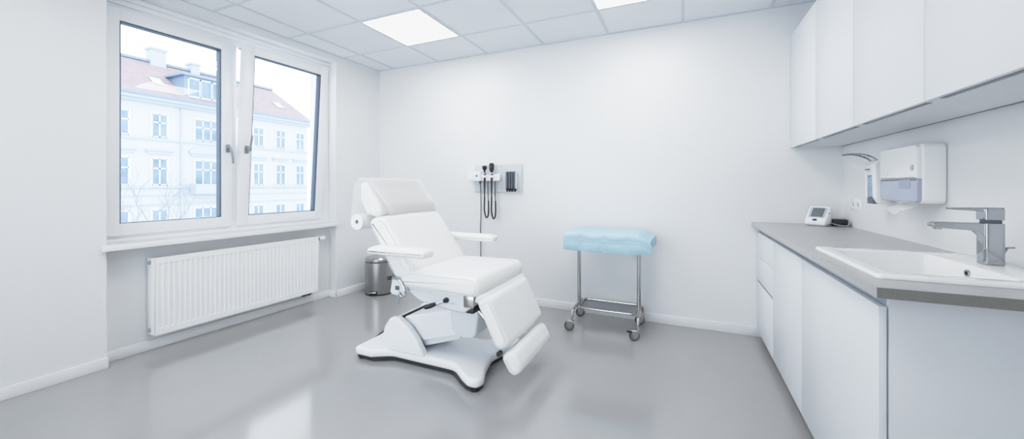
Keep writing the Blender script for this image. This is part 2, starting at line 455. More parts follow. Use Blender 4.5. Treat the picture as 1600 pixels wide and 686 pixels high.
for y0, y1 in ((1.99, 2.045), (2.33, 2.385)):
    link('pedestal_side', MB().prism(fin, y0, y1, .014, f=XZ), 'shell', ch, 40)
cov = rpoly([(-1.865, .08), (-1.86, .14), (-1.835, .22), (-1.80, .275), (-1.745, .285), (-1.745, .24), (-1.82, .1)], .015, 4)
link('pedestal_cover', MB().prism(cov, 2.03, 2.345, 0, f=XZ), 'shell', ch)
link('cover_slot', MB().box(-1.752, -1.738, 2.045, 2.33, .26, .29, f=None), 'dark', ch)
arm = rpoly([(-1.735, .283), (-1.33, .385), (-1.25, .40), (-1.25, .255), (-1.33, .215), (-1.57, .145), (-1.72, .2)], .015, 4)
link('lift_arm', MB().prism(arm, 2.06, 2.315, .012, f=XZ), 'shell', ch, 40)
arm2 = rpoly([(-1.66, .20), (-1.30, .275), (-1.28, .235), (-1.30, .195), (-1.57, .105)], .012, 4)
link('lower_arm', MB().prism(arm2, 2.075, 2.30, .01, f=XZ), 'shellg', ch, 40)
col = rpoly([(-1.335, .262), (-1.355, .45), (-1.125, .455), (-1.155, .26), (-1.18, .235), (-1.25, .222)], .02, 4)
link('lift_column', MB().prism(col, 2.03, 2.345, .015, f=XZ), 'shellg', ch, 40)
hou = rpoly([(-1.575, .56), (-1.575, .525), (-1.47, .468), (-1.28, .441), (-1.155, .436), (-1.11, .47), (-1.085, .53), (-1.085, .56)], [.0, .02, .06, .1, .03, .03, .02, 0], 5)
link('seat_frame', MB().prism(hou, 1.885, 2.46, .02, f=XZ), 'shellg', ch, 40)
link('frame_bracket', MB().box(-1.15, -1.085, 1.879, 1.885, .478, .545, .006), 'steel2', ch)
link('frame_bumper', MB().box(-1.148, -1.098, 1.90, 2.1, .437, .468, .006), 'dark', ch)
link('latch_marking', MB().box(-1.24, -1.222, 1.882, 1.886, .485, .49).box(-1.212, -1.204, 1.882, 1.886, .485, .49), 'bezel', ch)
# pivot plate and hand levers
plate = rpoly([(-1.68, .50), (-1.66, .605), (-1.58, .60), (-1.545, .54), (-1.56, .49)], .02, 4)
link('pivot_plate', MB().prism(plate, 1.862, 1.874, .003, f=XZ), 'shellg', ch)
link('warning_plate', MB().box(-1.635, -1.605, 1.858, 1.863, .53, .555, .001), 'tubegrey', ch)
link('release_arc', MB().tube(smooth_path([(-1.655, 1.855, .60), (-1.60, 1.85, .60), (-1.565, 1.85, .565), (-1.548, 1.852, .51), (-1.575, 1.852, .495), (-1.60, 1.852, .52)]), .007, 8), 'chrome', ch)
link('release_pin', MB().tube([(-1.60, 1.852, .52), (-1.605, 1.852, .475), (-1.605, 1.852, .45)], [.005, .004, .006], 8), 'chrome', ch)
link('pivot_knob', MB().lathe([(0, -.012), (.012, -.012), (.014, 0), (.012, .012), (0, .012)], (-1.675, 1.855, .60), 'y', 14), 'dark', ch)
lv = link('lever', MB().tube([(-1.268, 1.883, .50), (-1.30, 1.865, .492), (-1.345, 1.845, .475)], .006, 8), 'chrome', ch)
lv2 = link('lever_knob', MB().lathe([(0, -.018), (.012, -.016), (.016, 0), (.012, .016), (0, .018)], (-1.268, 1.875, .505), 'y', 16), 'black', lv); 
link('lever_grip', MB().tube(smooth_path([(-1.325, 1.854, .483), (-1.35, 1.842, .472), (-1.378, 1.832, .462), (-1.39, 1.828, .458)], 4), [.008, .011, .012, .013, .014, .014, .014, .013, .013, .012, .011, .009, .006], 10), 'black', lv)
# cushions
seat = rpoly([(-1.60, .558), (-1.06, .548), (-1.035, .60), (-1.06, .65), (-1.55, .645), (-1.60, .625)], [.04, .04, .045, .05, .06, .04], 6)
link('seat', MB().prism(seat, 1.855, 2.505, .03, .014, 6, 8, f=XZ), 'vinyl', ch, 60)
back = rpoly([(-1.645, .60), (-1.862, .935), (-1.84, .963), (-1.775, .978), (-1.738, .958), (-1.505, .65), (-1.53, .60)], [.04, .06, .045, .045, .06, .06, .045], 6)
link('backrest', MB().prism(back, 1.865, 2.49, .03, .012, 6, 8, f=XZ), 'vinyl', ch, 60)
head = rpoly([(-1.925, .985), (-1.985, 1.08), (-1.985, 1.195), (-1.93, 1.212), (-1.875, 1.13), (-1.815, 1.055), (-1.797, .995), (-1.84, .968)], [.04, .05, .05, .05, .09, .05, .045, .04], 6)
link('headrest', MB().prism(head, 1.905, 2.45, .03, .004, 6, 8, f=XZ), 'vinyl', ch, 60)
for y in (2.08, 2.26): link('headrest_post', MB().box(-1.90, -1.86, y, y + .02, .86, 1.03, .003), 'steel2', ch)
leg = rpoly([(-1.065, .515), (-.935, .262), (-.865, .301), (-.98, .535), (-1.005, .55)], [.03, .035, .035, .045, .035], 6)
link('leg_rest', MB().prism(leg, 1.872, 2.445, .026, .010, 6, 8, f=XZ), 'vinyl', ch, 60)
foot = rpoly([(-.919, .232), (-.872, .155), (-.84, .135), (-.797, .168), (-.80, .205), (-.842, .276)], [.03, .035, .035, .04, .05, .035], 6)
link('foot_rest', MB().prism(foot, 1.882, 2.40, .026, .006, 6, 8, f=XZ), 'vinyl', ch, 60)
def seam(parent, prof, y, dn):
    P = [Vector(p) for p in prof]; c = sum(P, Vector((0, 0))) / len(P)
    pts = [(p.x + (c.x - p.x) * dn / (p - c).length, y, p.y + (c.y - p.y) * dn / (p - c).length) for p in P]
    link('seam', MB().tube(pts, .0016, 6, closed=True), 'shellg', parent)
for nm, pf, ya, yb in (('seat', seat, 1.8565, 2.5035), ('backrest', back, 1.8665, 2.4885), ('leg_rest', leg, 1.8735, 2.4435), ('foot_rest', foot, 1.8835, 2.3985)):
    for y in (ya, yb): seam(bpy.data.objects[nm], pf, y, .022)
strip = rpoly([(-1.085, .512), (-1.05, .505), (-1.005, .545), (-1.02, .565), (-1.07, .552)], .008, 4)
link('hinge_cushion', MB().prism(strip, 1.885, 2.46, .008, f=XZ), 'vinyl', ch, 60)
link('leg_strut', MB().tube([(-1.13, 2.0, .44), (-.985, 2.0, .29), (-.955, 2.0, .268)], .011, 10).lathe([(0, -.015), (.016, -.015), (.016, .015), (0, .015)], (-.965, 2.0, .27), 'y', 14), 'steel2', ch)
link('foot_hinge', MB().lathe([(0, -.01), (.014, -.01), (.014, .02), (0, .02)], (-.925, 1.885, .248), 'y', 14), 'dark', ch)
for y0, x0, x1 in ((1.755, -1.772, -1.335), (2.50, -1.83, -1.28)):
    ap = rpoly([(x0, .76), (x1 - .004, .76), (x1, .800), (x1 - .06, .808), (x0 + .05, .808), (x0, .79)], [.026, .024, .024, .026, .03, .028], 6)
    a_ = link('armrest', MB().prism(ap, y0, y0 + .105, .02, .003, 5, 4, f=XZ), 'vinyl', ch, 60)
    yy = (y0 + .09, 1.875) if y0 < 2 else (2.48, y0 + .03)
    link('armrest_bracket', MB().box(-1.77, -1.70, yy[0], yy[1], .752, .79, .006), 'shellg', a_)
link('power_cable', MB().tube(smooth_path([(-1.93, 2.30, .08), (-2.04, 2.27, .09), (-2.10, 2.19, .045), (-2.10, 2.06, .012), (-2.08, 2.0, .006)]), .005, 8), 'black', ch)

# couch paper roll and the sheet pulled over the headrest
pr = thing('paper_roll', 'roll of white couch paper behind the headrest, its sheet folded over the top', 'paper roll', (-1.975, 2.16, .88))
rc = (-1.975, 0, .938)
link('roll', MB().lathe([(.016, 1.875), (.052, 1.875), (.052, 2.45), (.016, 2.45), (.016, 1.875)], rc, 'y', 40), 'paper', pr)
link('core', MB().lathe([(.0165, 1.876), (.013, 1.876), (.013, 2.449), (.0165, 2.449)], rc, 'y', 24).lathe([(0, 1.95), (.0135, 1.95), (.0135, 1.955), (0, 1.955)], rc, 'y', 24), 'board', pr)
pth = smooth_path([(-2.028, .945), (-2.03, 1.0), (-2.022, 1.09), (-2.012, 1.17), (-1.985, 1.222), (-1.94, 1.232), (-1.905, 1.212), (-1.868, 1.160), (-1.82, 1.104), (-1.782, 1.058), (-1.766, 1.018), (-1.764, .992), (-1.772, .978)], 5)
def yn(i): 
    t = i / (len(pth) - 1)
    return 1.878 + (.012 * t / .35 if t < .35 else .012 + .07 * (t - .35) / .65)
rows = []
for i, p in enumerate(pth):
    y0 = yn(i); rows.append([(p[0], y0 + (2.462 - y0) * k / 10, p[1]) for k in range(11)])
b = MB().grid(rows)
t2 = bmesh.new()
bmesh.ops.solidify(b.bm, geom=list(b.bm.faces), thickness=.0025)
bmesh.ops.recalc_face_normals(b.bm, faces=list(b.bm.faces)); t2.free()
link('sheet', b, 'paper', pr, 60)

# ------------------------------------------------------------------ wall diagnostic station
WY = YB
dg = thing('diagnostic_station', 'grey wall board with a white instrument holder and a rack of dark tubes', 'diagnostic station', (-1.71, YB, 1.11))
link('mounting_board', MB().prism(rrect(-1.99, -1.455, 1.112, 1.396, .006), YB - .018, YB, .003, f=XZ), 'board', dg)
b = MB(); b.prism(rrect(-1.93, -1.675, 1.225, 1.30, .02), YB - .075, YB - .018, .012, f=XZ)
link('instrument_holder', b, 'disp', dg)
link('transformer_box', MB().prism(rrect(-2.035, -1.88, 1.225, 1.326, .012), YB - .095, YB - .018, .01, f=XZ), 'disp', dg)
link('indicator', MB().box(-1.935, -1.915, YB - .098, YB - .094, 1.272, 1.287, .002), 'black', dg)
for x in (-1.838, -1.757):
    link('cradle', MB().lathe([(.012, 1.26), (.021, 1.262), (.021, 1.275), (.016, 1.285), (.012, 1.285)], (x, YB - .085, 0), n=18).box(x - .03, x + .03, YB - .08, YB - .07, 1.225, 1.262, .006), 'disp', dg)
sd = link('specula_dispenser', MB().box(-1.617, -1.505, YB - .03, YB - .018, 1.135, 1.32, .004).box(-1.508, -1.498, YB - .06, YB - .018, 1.15, 1.315, .004), 'shellg', dg)
for k in range(4):
    x = -1.605 + k * .029
    st = link('specula_tube', MB().lathe([(0, 1.152), (.013, 1.152), (.013, 1.316), (.011, 1.32), (0, 1.32)], (x, YB - .045, 0), n=16), 'tubegrey', sd)
    link('specula_outlet', MB().lathe([(0, 1.118), (.006, 1.12), (.009, 1.135), (.013, 1.14), (.013, 1.152), (0, 1.152)], (x, YB - .045, 0), n=12), 'black', sd)
link('power_cord', MB().tube(smooth_path([(-1.908, YB - .05, 1.23), (-1.908, YB - .05, 1.20), (-1.912, YB - .03, 1.1), (-1.915, YB - .02, .9), (-1.922, YB - .02, .72), (-1.918, YB - .02, .45), (-1.92, YB - .02, .2), (-1.93, YB - .03, .02)]), .004, 8)
     .tube([(-1.908, YB - .05, 1.225), (-1.908, YB - .05, 1.195)], [.011, .006], 10), 'black', dg)
def scope(x, kind, lab, cat):
    t = thing(kind, lab, cat, (x, YB - .085, 1.06))
    y = YB - .085
    link('handle', MB().lathe([(0, 1.06), (.006, 1.062), (.007, 1.12), (.010, 1.20), (.011, 1.27), (.009, 1.295), (.013, 1.30), (.013, 1.312), (0, 1.315)], (x, y, 0), n=16), 'dark', t)
    link('collar', MB().lathe([(0, 1.296), (.0145, 1.298), (.0145, 1.312), (.009, 1.318), (0, 1.318)], (x, y, 0), n=16), 'chrome', t)
    if kind == 'otoscope':
        b = MB(); b.lathe([(0, 1.314), (.009, 1.316), (.011, 1.335), (.022, 1.35), (.026, 1.365), (.02, 1.38), (0, 1.385)], (x, y, 0), n=20)
        b.tube([(x, y, 1.366), (x + .02, y - .025, 1.37), (x + .034, y - .05, 1.372)], [.017, .012, .006], 14)
        link('otoscope_head', b, 'black', t)
    else:
        b = MB(); b.prism(rpoly([(x - .01, 1.316), (x + .01, 1.316), (x + .02, 1.35), (x + .021, 1.395), (x + .01, 1.408), (x - .012, 1.408), (x - .021, 1.39), (x - .02, 1.35)], .008, 4), y - .02, y + .018, .006, f=XZ)
        link('ophthalmoscope_head', b, 'black', t)
        link('lens_dial', MB().lathe([(0, -.003), (.011, -.003), (.011, .003), (0, .003)], (x, y - .022, 1.368), 'y', 18), 'tubegrey', t)
    e = x + .022; d = .0 if kind == 'otoscope' else -.008
    pts = [(x, y, 1.065), (x - .006, y + .01, 1.0), (x - .01, y + .015, .93 + d), (x + .0, y + .02, .872 + d), (x + .012, y + .022, .852 + d), (e + .008, y + .022, .88 + d), (e + .012, y + .022, .96), (e + .006, y + .024, 1.08), (e, y + .03, 1.18), (e, y + .04, 1.24)]
    sp = smooth_path(pts, 10); n_ = len(sp)
    link('cord', MB().tube(sp, [.007 if i < n_ * .72 else .0042 for i in range(n_)], 10), 'black', t)
scope(-1.838, 'otoscope', 'black otoscope with angled cone head, left of the two hanging hand instruments', 'otoscope')
scope(-1.757, 'ophthalmoscope', 'black ophthalmoscope with tall upright head, right of the two hanging hand instruments', 'ophthalmoscope')

# ------------------------------------------------------------------ instrument trolley and drape
tr = thing('instrument_trolley', 'steel wheeled instrument trolley with a low shelf, by the back wall', 'trolley', (-.57, 3.2, 0))
TXL, TXR, TY = -.806, -.318, 3.2
for x, sx in ((TXL, -1), (TXR, 1)):
    link('post', MB().tube([(x, TY, .172), (x, TY, .79)], .0155, 16), 'steel2', tr)
    xx = x + sx * .012
    link('leg', MB().tube(smooth_path([(xx, 3.02, .075), (xx, 3.02, .125), (xx - sx * .002, 3.04, .16), (xx - sx * .008, 3.10, .178), (xx - sx * .012, TY, .182), (xx - sx * .008, 3.30, .178), (xx - sx * .002, 3.36, .16), (xx, 3.385, .125), (xx, 3.385, .075)]), .0115, 12), 'steel2', tr)
loop = rrect(TXL + .02, TXR - .018, 3.07, 3.335, .03, 6)
link('shelf_rail', MB().tube([(p[0], p[1], .178) for p in loop], .009, 10, closed=True), 'steel2', tr)
link('shelf', MB().prism(rrect(TXL + .024, TXR - .022, 3.074, 3.331, .028, 6), .168, .173), 'sheet', tr)
link('table_top', MB().prism(rrect(-.835, -.30, 3.04, 3.36, .02), .782, .798, .004), 'steel2', tr)
for x, sx, y in ((TXL, -1, 3.02), (TXL, -1, 3.385), (TXR, 1, 3.02), (TXR, 1, 3.385)):
    lx = x + sx * .012; wx, wy, r = lx - .024, y - .008, .039
    brake = (x == TXR and y < 3.1)
    if brake: wx = lx - .026
    c = link('caster', MB().box(wx - .028, lx + .016, y - .024, y + .016, .074, .083, .004), 'steel2', tr)
    ct, st = math.cos(.35), math.sin(.35)
    def rot(px, py, pz, wx=wx, wy=wy): return (wx + px * ct - py * st, wy + px * st + py * ct, pz)
    link('wheel', MB().lathe([(.022, -.011), (r - .004, -.012), (r, -.008), (r, .008), (r - .004, .012), (.022, .011)], (0, 0, r), 'y', 28, f=rot), 'tyre', c)
    link('hub', MB().lathe([(0, -.0135), (.012, -.0145), (.031, -.0125), (.031, .0125), (.012, .0145), (0, .0135)], (0, 0, r), 'y', 24, f=rot), 'sheet', c)
    fb = MB()
    for s_ in (-1, 1):
        fb.prism(rpoly([(-.026, .078), (.036, .078), (.03, .06), (.01, .024), (-.008, .024)], .006, 3), s_ * .0165 - .0018, s_ * .0165 + .0018, f=lambda u, v, w: rot(u, w, v))
    link('fork', fb, 'steel2', c)
    if brake: link('brake_pedal', MB().box(-.058, -.022, -.014, .014, .064, .072, .003, f=rot), 'black', c)

def drape():
    X0, X1 = -.893, -.214; YF, YK = 3.012, 3.375; ZT = .807; nx = 138
    cre = [-.745, -.556, -.385]
    def topz(x):
        z = ZT
        if x < -.835: z -= (-.835 - x) * .22
        if x > -.31: z -= (x + .31) * .46
        return z
    rows = []
    ts = [i / 18 for i in range(19)] + [1 + i / 22 for i in range(1, 23)]
    for t in ts:
        row = []
        for i in range(nx + 1):
            x = X0 + (X1 - X0) * i / nx
            dist = min(abs(x - c) for c in cre)
            sag = .012 * (min(dist, .09) / .09) if -.745 < x < -.385 else 0
            if -.893 < x <= -.745: sag = .006 * math.sin(PI * (x + .893) / .148)
            if t <= 1:
                y = YK + (YF + .02 - YK) * t
                z = topz(x) - sag * max(0, (t - .8) / .2) ** 2 + .0008 * math.sin(40 * x + 7 * t)
                xs = x
                if x > -.27:   # right end: the sheet is pulled in towards the back corner
                    xs = x + (.012 * (1 - t) if x > -.24 else 0)
            else:
                q = t - 1
                xs = x
                bot = .652 - .004 * math.sin(9 * x)
                zt = topz(x) - sag
                k = min(1, q / .18)
                y = YF + .02 - .02 * math.sin(k * PI / 2) - .005 * math.sin(q * PI) * math.cos(22 * x)
                z = zt - (zt - bot) * (q ** 1.15)
                y += -.004 * max(0, 1 - dist / .012) + .010 * max(0, 1 - q / .35) * (min(dist, .08) / .08 if -.745 < x < -.385 else .4)
                y += -.006 * max(0, 1 - abs(q - .48) / .07) + .003 * max(0, q - .48)
            if t > .5 and x > -.26 and t <= 1: pass
            if t > .86:
                ed = [X0] + cre + [X1]
                for a_, b_ in zip(ed, ed[1:]):
                    if a_ <= x <= b_: fx = (x - a_) / (b_ - a_)
                q_ = max(0, t - 1); fz = (q_ / .48) if q_ < .48 else (q_ - .48) / .52
                amp = .016 * min(1, (t - .86) / .2)
                y -= amp * max(0, math.sin(PI * fx)) ** .5 * (.35 + .65 * max(0, math.sin(PI * min(1, max(0, fz)))) ** .7)
            row.append((xs, y, z))
        rows.append(row)
    b = MB().grid(rows)
    # end flaps
    def flap(x, sgn, y0, y1, drop, zb):
        r = []
        for j in range(9):
            q = j / 8
            r.append([(x + sgn * (.012 * (1 - k / 12) if sgn > 0 else 0) + sgn * .006 * math.sin(q * PI / 2), y0 + (y1 - y0) * k / 12, zb - drop * q - .002 * math.sin(k)) for k in range(13)])
        b.grid(r)
    flap(X1, 1, YK, 3.075, .062, topz(X1))
    flap(X0, -1, YK, YF + .02, .06, topz(X0))
    r = []
    for j in range(9):
        q = j / 8; r.append([(X0 + (X1 - X0) * i / 40, YK + .006 * math.sin(q * PI / 2), topz(X0 + (X1 - X0) * i / 40) - .09 * q) for i in range(41)])
    b.grid(r)
    bmesh.ops.remove_doubles(b.bm, verts=list(b.bm.verts), dist=.0004)
    bmesh.ops.recalc_face_normals(b.bm, faces=list(b.bm.faces))
    bmesh.ops.solidify(b.bm, geom=list(b.bm.faces), thickness=.0015)
    return b
tag(link('drape', drape(), 'drape', None, 28), 'pale blue disposable drape with fold creases spread over the trolley top', 'drape')

# ------------------------------------------------------------------ base cabinets
DX, DT = .532, .019; DZ0, DZ1 = .06, .822
def front(name, y0, y1, z0, z1, par): return link(name, MB().box(DX, DX + DT, y0, y1, z0, z1, .0015), 'front', par)
def carcass(y0, y1, par, top=.74):
    link('carcass', MB().box(DX + DT + .004, XR - .004, y0, y1, DZ0, top), 'end', par)
    link('grip_channel', MB().box(DX + DT + .004, DX + DT + .012, y0, y1, top + .001, .8645), 'channel', par)
    link('plinth', MB().box(.6, .62, y0, y1, 0, DZ0), 'dark', par)
G = 'white handleless base cabinets under the grey worktop'
c1 = thing('base_cabinet', 'white handleless base cabinet of three drawers, against the back wall', 'cabinet', (.8, 3.2, 0), G)
carcass(2.914, 3.488, c1)
for z0, z1 in ((DZ0, .441), (.456, .6375), (.6405, DZ1)): front('drawer', 2.9145, 3.486, z0, z1, c1)
link('grip_groove', MB().box(DX + .008, DX + DT + .004, 2.916, 3.484, .441, .456), 'dark', c1)
c2 = thing('base_cabinet', 'white handleless base cabinet with one tall door, between the drawers and the sink unit', 'cabinet', (.8, 2.59, 0), G)
carcass(2.272, 2.911, c2); front('door', 2.2735, 2.9105, DZ0, DZ1, c2)
c3 = thing('base_cabinet', 'wide white base cabinet under the sink, nearest the viewer with its grey-white end panel', 'cabinet', (.8, 1.87, 0), G)
carcass(1.495, 2.269, c3); front('door', 1.4735, 2.2695, DZ0, DZ1, c3)
link('end_panel', MB().box(DX + DT + .005, XR - .002, 1.4735, 1.4925, 0, .8635, .001), 'end', c3)
# worktop with sink cut-out
WX0, WY0, WZ0, WZ1 = .497, 1.388, .865, .895
b = MB(); hx0, hx1, hy0, hy1 = .575, .93, 1.57, 2.085
b.box(WX0, hx0, WY0, YB, WZ0, WZ1).box(hx1, XR, WY0, YB, WZ0, WZ1).box(hx0, hx1, hy1, YB, WZ0, WZ1).box(hx0, hx1, WY0, hy0, WZ0, WZ1)
wt = link('worktop', b, 'top')
link('end_shade_band', MB().box(WX0 + .001, XR, WY0 - .0015, WY0 + .0005, WZ0, WZ1 - .0005), 'edge', wt)  # thin band with the end face's shade put into its colour
tag(wt, 'long grey stone-look worktop running over the base cabinets', 'worktop')
# sink
def sink():
    b = bmesh.new(); n = 6
    def L(x0, x1, y0, y1, r, z): return [b.verts.new((p[0], p[1], z)) for p in rrect(x0, x1, y0, y1, r, n)]
    ox0, ox1, oy0, oy1 = .545, 1.052, 1.518, 2.122
    ix0, ix1, iy0, iy1 = .602, .893, 1.588, 2.062
    loops = [L(ox0, ox1, oy0, oy1, .02, WZ1 + .0005), L(ox0, ox1, oy0, oy1, .02, WZ1 + .007), L(ox0 + .003, ox1 - .003, oy0 + .003, oy1 - .003, .02, WZ1 + .011), L(ox0 + .008, ox1 - .008, oy0 + .008, oy1 - .008, .02, WZ1 + .013),
             L(ix0 - .012, ix1 + .010, iy0 - .012, iy1 + .012, .035, WZ1 + .013), L(ix0 - .004, ix1 + .003, iy0 - .004, iy1 + .004, .035, WZ1 + .010), L(ix0, ix1, iy0, iy1, .035, WZ1 + .002),
             L(ix0 + .008, ix1 - .006, iy0 + .008, iy1 - .008, .04, WZ1 - .06), L(ix0 + .02, ix1 - .016, iy0 + .02, iy1 - .02, .05, WZ1 - .115), L(ix0 + .05, ix1 - .045, iy0 + .05, iy1 - .05, .05, WZ1 - .13)]
    for A, B in zip(loops, loops[1:]):
        for i in range(len(A)): b.faces.new((A[i], A[(i + 1) % len(A)], B[(i + 1) % len(A)], B[i]))
    b.faces.new(loops[-1])
    bmesh.ops.recalc_face_normals(b, faces=list(b.faces)); 
    m = MB(); m.bm.free(); m.bm = b; return m
sk = thing('sink', 'white rectangular ceramic sink set into the grey worktop', 'sink', (.8, 1.82, WZ1))
link('basin', sink(), 'ceramic', sk, 50)
link('overflow_ring', MB().lathe([(.007, -.003), (.012, -.004), (.012, .002), (.007, .002), (.007, -.003)], (.8905, 1.821, .880), 'x', 20), 'chrome', sk)
link('overflow_hole', MB().lathe([(0, -.001), (.0072, -.001), (.0072, .002), (0, .002)], (.8905, 1.821, .880), 'x', 16), 'black', sk)
link('drain', MB().lathe([(0, .004), (.016, .004), (.03, .002), (.032, 0), (0, 0)], (.76, 1.82, WZ1 - .131), n=24), 'chrome', sk)
# faucet
FZ = WZ1 + .0135
fc = thing('faucet', 'chrome single-lever mixer tap standing at the back of the sink', 'faucet', (.972, 1.872, FZ))
b = MB(); b.prism(rrect(.946, .998, 1.848, 1.898, .012, 5), FZ, FZ + .142, .002)
link('body', b, 'chrome', fc)
sp = rpoly([(.96, FZ + .142), (.835, FZ + .142), (.818, FZ + .135), (.82, FZ + .124), (.85, FZ + .119), (.93, FZ + .115), (.948, FZ + .095), (.96, FZ + .09)], [.0, .01, .006, .006, .02, .02, .02, 0], 4)
link('spout', MB().prism(sp, 1.853, 1.893, .003, f=XZ), 'chrome', fc)
link('aerator', MB().lathe([(0, FZ + .114), (.011, FZ + .115), (.012, FZ + .124), (0, FZ + .124)], (.838, 1.873, 0), n=18), 'steel2', fc)
link('cartridge', MB().prism(rrect(.95, .995, 1.852, 1.894, .016, 5), FZ + .142, FZ + .155, .001), 'tubegrey', fc)
b = MB(); b.prism(rrect(.945, .998, 1.848, 1.898, .012, 5), FZ + .153, FZ + .192, .003)
lvp = rpoly([(.96, FZ + .181), (.868, FZ + .187), (.866, FZ + .193), (.96, FZ + .196), (.997, FZ + .196), (.997, FZ + .186)], .002, 3)
b.prism(lvp, 1.854, 1.892, .003, f=XZ)
link('lever', b, 'chrome', fc)
link('waste_rod', MB().tube([(1.002, 1.873, FZ), (1.002, 1.873, FZ + .045)], .003, 8).tube([(1.002, 1.873, FZ + .034), (1.012, 1.873, FZ + .058), (1.03, 1.873, FZ + .06)], .0035, 8), 'chrome', fc)

# ------------------------------------------------------------------ wall cabinets
UX, UZ0, UZ1 = .747, 1.465, 2.312
ys = [3.49, 2.891, 2.326, 1.742, 1.16]
labs = ['white handleless wall cabinet, first from the back wall', 'white handleless wall cabinet, second from the back wall',
        'white handleless wall cabinet, third from the back wall, above the paper towel dispenser',
        'white handleless wall cabinet, nearest the viewer, running out of the picture']
for i in range(4):
    y1, y0 = ys[i], ys[i + 1]
    w = thing('wall_cabinet', labs[i], 'cabinet', (.92, (y0 + y1) / 2, UZ0), 'white wall cabinets over the counter')
    link('carcass', MB().box(UX + .023, XR - .012, y0 + .0005, y1 - .0005, UZ0 + .001, UZ1), 'end', w)
    link('door', MB().box(UX, UX + .019, y0 + .0025, y1 - .0025, UZ0, UZ1, .0015), 'front', w)
    link('grip_recess_shade', MB().box(UX + .0215, UX + .038, y0 + .04, y1 - .04, UZ0 - .0006, UZ0 + .002), 'soapdark', w)  # flat dark strip paints the shade of the finger recess
    link('door_gap_shade', MB().box(UX + .0195, UX + .0225, y0 - .006, y0 + .006, UZ0 + .003, UZ1 - .003), 'bezel', w)  # grey backing strip stands in for the shade between doors
    link('rear_gap_shade', MB().box(XR - .012, XR - .001, y0, y1, UZ0 + .001, UZ0 + .02), 'dark', w)  # dark strip painted in as the shadow between cabinet and wall

# ------------------------------------------------------------------ paper towel dispenser
pt = thing('towel_dispenser', 'white paper towel dispenser with a smoky lower window on the right wall', 'dispenser', (1.0, 2.46, 1.1))
YX = lambda u, v, w: (w, u, v)
tx0, ty0, ty1, tz0, tz1 = .968, 2.30, 2.655, 1.097, 1.372
tp = rrect(ty0, ty1, tz0, tz1, .028, 6)
link('housing', MB().prism(tp, tx0 + .012, XR, .012, f=YX), 'disp', pt)
link('cover', MB().prism(rpoly([(ty0 + .006, 1.212), (ty1 - .004, 1.212), (ty1 - .004, tz1 - .006), (ty0 + .006, tz1 - .006)], [.004, .004, .03, .03], 6), tx0 - .006, tx0 + .02, .006, f=YX), 'disp', pt)
link('window_panel', MB().prism(rpoly([(ty0 + .006, tz0 + .006), (ty1 - .004, tz0 + .006), (ty1 - .004, 1.210), (ty0 + .006, 1.210)], [.022, .028, .003, .003], 6), tx0 - .005, tx0 + .02, .006, f=YX), 'smoke', pt)
link('towel_stack_shadow', MB().box(tx0 - .0058, tx0 - .004, ty0 + .055, ty0 + .16, 1.165, 1.209), 'smoke2', pt)  # darker patch on the window, painted as the towel stack's shadow
link('lock', MB().lathe([(0, -.004), (.012, -.003), (.014, 0), (0, 0)], (tx0 - .006, ty0 + .038, 1.262), 'x', 20), 'alu', pt)
for xo, z in ((.006, 1.235), (.005, 1.136)): link('marking', MB().lathe([(0, -.001), (.004, -.001), (.004, 0), (0, 0)], (tx0 - xo, 2.565, z), 'x', 12), 'bezel', pt)
rows = []
for j in range(13):
    q = j / 12
    rows.append([(tx0 + .05 - .075 * q ** 1.4 - .006 * math.sin(5 * k / 10 + 3 * q), 2.36 + .17 * k / 10 + .012 * q, 1.112 - .052 * q ** .8 + .006 * math.sin(k * .9) * q - .016 * (1 - abs(k - 5) / 5) * q) for k in range(11)])
b = MB().grid(rows); bmesh.ops.solidify(b.bm, geom=list(b.bm.faces), thickness=.001)
tag(link('paper_towel', b, 'paper', None, 60), 'white paper towel hanging out of the slot under the towel dispenser', 'paper towel')

# ------------------------------------------------------------------ soap dispenser
sp_ = thing('soap_dispenser', 'white soap dispenser with blue window and long wire lever, beside the towel dispenser', 'dispenser', (1.0, 2.77, 1.07))
sx0, sy0, sy1 = .955, 2.715, 2.84
hs = rpoly([(sx0 + .03, 1.078), (XR, 1.078), (XR, 1.328), (sx0 + .035, 1.328), (sx0 + .006, 1.30), (sx0 + .012, 1.11)], [.02, .0, .0, .03, .02, .02], 5)
link('housing', MB().prism(hs, sy0, sy0 + .04, .01, f=XZ).prism(hs, sy1 - .014, sy1, .006, f=XZ).prism([(sx0 + .006, 1.262), (XR, 1.262), (XR, 1.325), (sx0 + .036, 1.325), (sx0 + .008, 1.30)], sy0 + .02, sy1 - .008, f=XZ).box(XR - .03, XR + .002, sy0, sy1, 1.08, 1.32), 'disp', sp_)
link('soap_bottle', MB().box(sx0 + .016, XR - .035, sy0 + .041, sy1 - .015, 1.115, 1.235, .005), 'soapblue', sp_)
link('bottle_base', MB().box(sx0 + .014, XR - .035, sy0 + .040, sy1 - .014, 1.078, 1.114, .004), 'soapdark', sp_)
link('bottle_shoulder', MB().box(sx0 + .014, XR - .035, sy0 + .041, sy1 - .015, 1.236, 1.262, .004), 'disp', sp_)
link('brand_text_strip', MB().box(sx0 + .004, sx0 + .012, sy0 + .05, sy1 - .02, 1.268, 1.274), 'dark', sp_)  # dark strip standing for the small brand lettering
link('spout', MB().box(.89, sx0 + .03, 2.765, 2.80, 1.298, 1.308, .004), 'disp', sp_)
la = MB()
for y in (2.735, 2.815):
    la.tube(smooth_path([(.985, y, 1.318), (.965, y, 1.336), (.93, y, 1.352), (.885, y - (y - 2.775) * .3, 1.359), (.845, y - (y - 2.775) * .8, 1.356)]), .0045, 8)
la.tube([(.846, 2.767, 1.356), (.846, 2.783, 1.356)], .0045, 8)
link('lever', la, 'chrome', sp_)

